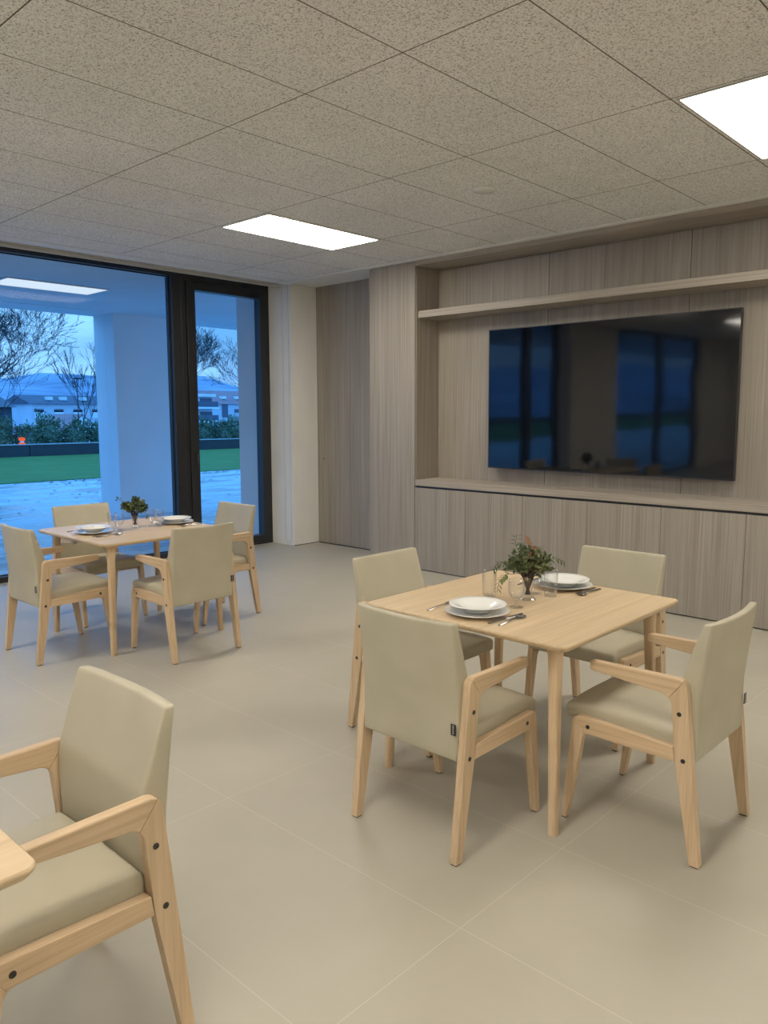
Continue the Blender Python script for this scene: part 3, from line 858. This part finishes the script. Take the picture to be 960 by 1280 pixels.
# small red and white warning lamp on the garden wall
wl = empty('warning_lamp', 'small bright orange-red lamp standing on the low garden wall', 'lamp', (-31.4, 12.72, .475))
bm = bmesh.new(); lathe(bm, [(0, 0), (.12, 0), (.12, .05), (.09, .06), (0, .06)], 16); link('lamp_base', bm, M['red'], wl, smooth=True)
bm = bmesh.new(); lathe(bm, [(0, .06), (.07, .06), (.08, .13), (0, .13)], 16); link('lamp_neck', bm, M['china'], wl, smooth=True)
bm = bmesh.new(); lathe(bm, [(0, .13), (.09, .13), (.13, .18), (.12, .24), (.05, .27), (0, .27)], 16); link('lamp_lens', bm, M['red'], wl, smooth=True)

# ------------------------------------------------------------------ town and hills
def gable(bm, x0, x1, y0, y1, z0, z1, axis='y', ov=.3):
    """pitched roof; ridge along the axis"""
    if axis == 'y':
        xm = (x0+x1)/2
        v = [bm.verts.new(p) for p in ((x0-ov, y0-ov, z0), (x1+ov, y0-ov, z0), (xm, y0-ov, z1), (x0-ov, y1+ov, z0), (x1+ov, y1+ov, z0), (xm, y1+ov, z1))]
    else:
        ym = (y0+y1)/2
        v = [bm.verts.new(p) for p in ((x0-ov, y1+ov, z0), (x0-ov, y0-ov, z0), (x0-ov, ym, z1), (x1+ov, y1+ov, z0), (x1+ov, y0-ov, z0), (x1+ov, ym, z1))]
    for f in ((0, 2, 1), (3, 4, 5), (0, 1, 4, 3), (1, 2, 5, 4), (2, 0, 3, 5)): bm.faces.new([v[i] for i in f])
def house(name, label, x, y0, y1, z0, z1, zr, depth, wall, roof, wins, sky=(), flat=False, axis='y'):
    """front face at x (towards the room); wins: (y, z, w, h, material)"""
    root = empty(name, label, 'building', (x, (y0+y1)/2, z0)); oy = (y0+y1)/2
    link('walls', boxes((-depth, 0, y0-oy, y1-oy, 0, z1-z0)), wall, root)
    if flat: link('roof', boxes((-depth-.3, .5, y0-oy-.3, y1-oy+.3, z1-z0, z1-z0+.35)), roof, root)
    else:
        bm = bmesh.new(); gable(bm, -depth, 0, y0-oy, y1-oy, z1-z0, zr-z0, axis); rf = link('roof', bm, roof, root)
        for (sy, t) in sky:
            bm = bmesh.new(); xx = -depth/2*t; zz = z1-z0+(zr-z1)*t
            box(bm, xx-.3, xx+.5, sy-oy-.32, sy-oy+.32, zz+.0, zz+.42); link('skylight', bm, M['win_light'], rf)
    for (wy, wz, ww, wh, mt) in wins:
        link('window', boxes((.0, .08, wy-oy-ww/2, wy-oy+ww/2, wz-z0-wh/2, wz-z0+wh/2)), M[mt], root)
    return root
# long terrace with a slate roof
w = []
for k, y in enumerate([39.4+2.35*j for j in range(6)]):
    w += [(y, 1.7, 1.1, .9, 'win_light'), (y, .2, 1.1, .8, 'win_light'), (y, 2.15, 1.1, .35, 'win_dark')]
house('terrace_building', 'long pale building with a dark slate roof and small skylights, far left outside', -92, 38.6, 53, -9, 2.95, 4.05, 8, M['house'], M['slate'], w, [(41.3, .4), (43, .4), (45.5, .4), (48.5, .4), (51, .4)])
gh = house('gabled_house', 'small white house with a red tiled gable roof above the hedge', -80, 36.3, 41.0, -9, -.4, 1.75, 6, M['house2'], M['tile_red'], [(38, -1, .8, .9, 'win_dark')], axis='x')
bm = bmesh.new()
prism(bm, [(-1.9, 8.6), (2.35, 8.6), (.0, 10.55)], lambda u, v: (.32, u, v), lambda u, v: (.45, u, v)); link('gable_wall', bm, M['house2'], gh)
house('dark_barn', 'dark clad barn at the left edge behind the hedge', -60, 19.0, 23.7, -6, 2.2, 3.2, 7, M['shed'], M['shed'], [])
house('red_trimmed_house', 'low white house with a reddish roof behind the left end of the hedge', -66, 27.0, 31.0, -6, .35, .7, 5, M['house2'], M['tile_red'], [(28, -.4, .8, .6, 'win_dark')])
# apartments seen through the door glass
w = []
for z in (3.35, 1.55, -.3):
    for y in (58.7, 61.0): w.append((y, z, 1.9, 1.0, 'win_dark'))
ap = house('apartment_building', 'white flat-roofed apartment block with dark balconies, seen through the glass door', -90, 57.5, 62.0, -9, 4.05, 4.3, 9, M['house2'], M['house2'], w, flat=True)
for z in (2.55, .75, -1.1):
    link('balcony', boxes((.0, 1.1, -2.6, 2.6, z+9-.12, z+9+.12)), M['house2'], ap)
    link('balcony_rail', boxes((1.0, 1.08, -2.5, 2.5, z+9+.12, z+9+.85)), M['win_dark'], ap)
w = [(63.6, 2.0, .9, 1.5, 'win_dark'), (66.9, 2.2, 1.0, 1.8, 'win_dark'), (69.2, 2.2, 1.3, .5, 'win_dark'), (71.3, 1.2, 1.5, .6, 'win_dark'), (66.9, .2, .9, .9, 'win_dark'), (63.6, .3, .9, .9, 'win_light')]
house('red_roofed_flats', 'pale block of flats with a red mansard roof, seen through the glass door', -94, 63.2, 76, -9, 3.2, 5.2, 8, M['house'], M['tile_red'], w, [(67.5, .35), (70, .35), (73, .35), (64.5, .35)])
# scattered houses on the slopes
rr = random.Random(31)
for k in range(26):
    x = -(260+(k % 4)*45+rr.uniform(0, 8))
    t = .37+.021*k
    y = -x*t; zt = 1.6 + (abs(x))*rr.uniform(.006, .026)
    root = empty('hillside_house', 'tiny pale house with a tiled roof among many on the far hillside', 'building', (x, y, -14), 0, 'tiny houses on the far hillside')
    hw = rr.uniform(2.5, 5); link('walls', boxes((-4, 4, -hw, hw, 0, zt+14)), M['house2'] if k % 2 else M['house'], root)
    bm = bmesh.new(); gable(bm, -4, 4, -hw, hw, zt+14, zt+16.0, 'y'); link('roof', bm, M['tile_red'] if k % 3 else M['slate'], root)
# hills: one terrain mesh with a rolling skyline
bm = bmesh.new(); nU, nV = 84, 14; grid = []
for i in range(nU+1):
    th = math.radians(-88+180*i/nU)      # measured from -x towards +y
    row = []
    for j in range(nV+1):
        d = 40+ (620-40)*(j/nV)**1.5
        dh = math.degrees(th)
        sky = 24 + 8*math.exp(-((dh-31)/9)**2) - 8*math.exp(-((dh-37)/5)**2)*.6 - 10*math.exp(-((dh-27.0)/2.5)**2)*.3 - 7*math.exp(-((dh-41)/4)**2)
        base = -9 if d < 120 else -9+(sky+9)*min(1, (d-120)/420)
        z = base+1.3*math.sin(i*1.7+j)*(d/400)
        row.append(bm.verts.new((-d*math.cos(th), d*math.sin(th), z)))
    grid.append(row)
for i in range(nU):
    for j in range(nV): bm.faces.new((grid[i][j], grid[i+1][j], grid[i+1][j+1], grid[i][j+1]))
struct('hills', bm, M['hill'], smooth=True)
struct('bank', boxes((-46, -31.5, -100, 90, -10, -.22)), M['grass'])
# lamp post far behind the hedge
lp = empty('street_lamp', 'thin street lamp rising beside the slender tree in the distance', 'lamp', (-60, 28.8, -9))
bm = bmesh.new(); tube(bm, [(0, 0, 0), (0, 0, 13.4)], [.06, .035], 8); link('pole', bm, M['bark'], lp, smooth=True)
link('lamp_head', boxes((-.12, .12, -.25, .40, 13.4, 13.52)), M['bark'], lp, bev=.04)

# ------------------------------------------------------------------ sky
wd = bpy.data.worlds.new('sky'); scn.world = wd; wd.use_nodes = True
nt = wd.node_tree; nt.nodes.clear()
out = nt.nodes.new('ShaderNodeOutputWorld'); bg = nt.nodes.new('ShaderNodeBackground')
tc = nt.nodes.new('ShaderNodeTexCoord'); sp = nt.nodes.new('ShaderNodeSeparateXYZ'); nt.links.new(tc.outputs['Generated'], sp.inputs[0])
grad = ramp(nt, mathn(nt, 'ADD', mathn(nt, 'MULTIPLY', sp.outputs[2], .5), .5), [(.0, (.03, .08, .18)), (.485, (.05, .12, .28)), (.50, (.10, .19, .37)), (.53, (.06, .17, .37)), (.575, (.05, .19, .43)), (.66, (.10, .46, 1.15)), (1.0, (.10, .50, 1.30))])
mp = nt.nodes.new('ShaderNodeMapping'); mp.inputs['Scale'].default_value = (1, 1, 5); nt.links.new(tc.outputs['Generated'], mp.inputs[0])
cf = noise(nt, mp.outputs[0], 3.2, 5, .6)
cf = ramp(nt, cf, [(.42, (0, 0, 0)), (.68, (.7, .7, .7))])
hz = ramp(nt, sp.outputs[2], [(.12, (1, 1, 1)), (.35, (.25, .25, .25))])
cf = mix(nt, 1.0, cf, hz, 'MULTIPLY')
c = mix(nt, cf, grad, (.21, .46, .80))
nt.links.new(c, bg.inputs[0]); bg.inputs[1].default_value = 2.7
nt.links.new(bg.outputs[0], out.inputs[0])

scn.view_settings.view_transform = 'Standard'
scn.view_settings.look = 'None'
scn.view_settings.exposure = 0
scn.view_settings.gamma = 1.13
scn.cycles.use_denoising = True
scn.cycles.max_bounces = 8
scn.cycles.transparent_max_bounces = 16
scn.cycles.sample_clamp_indirect = 4
scn.cycles.caustics_reflective = False
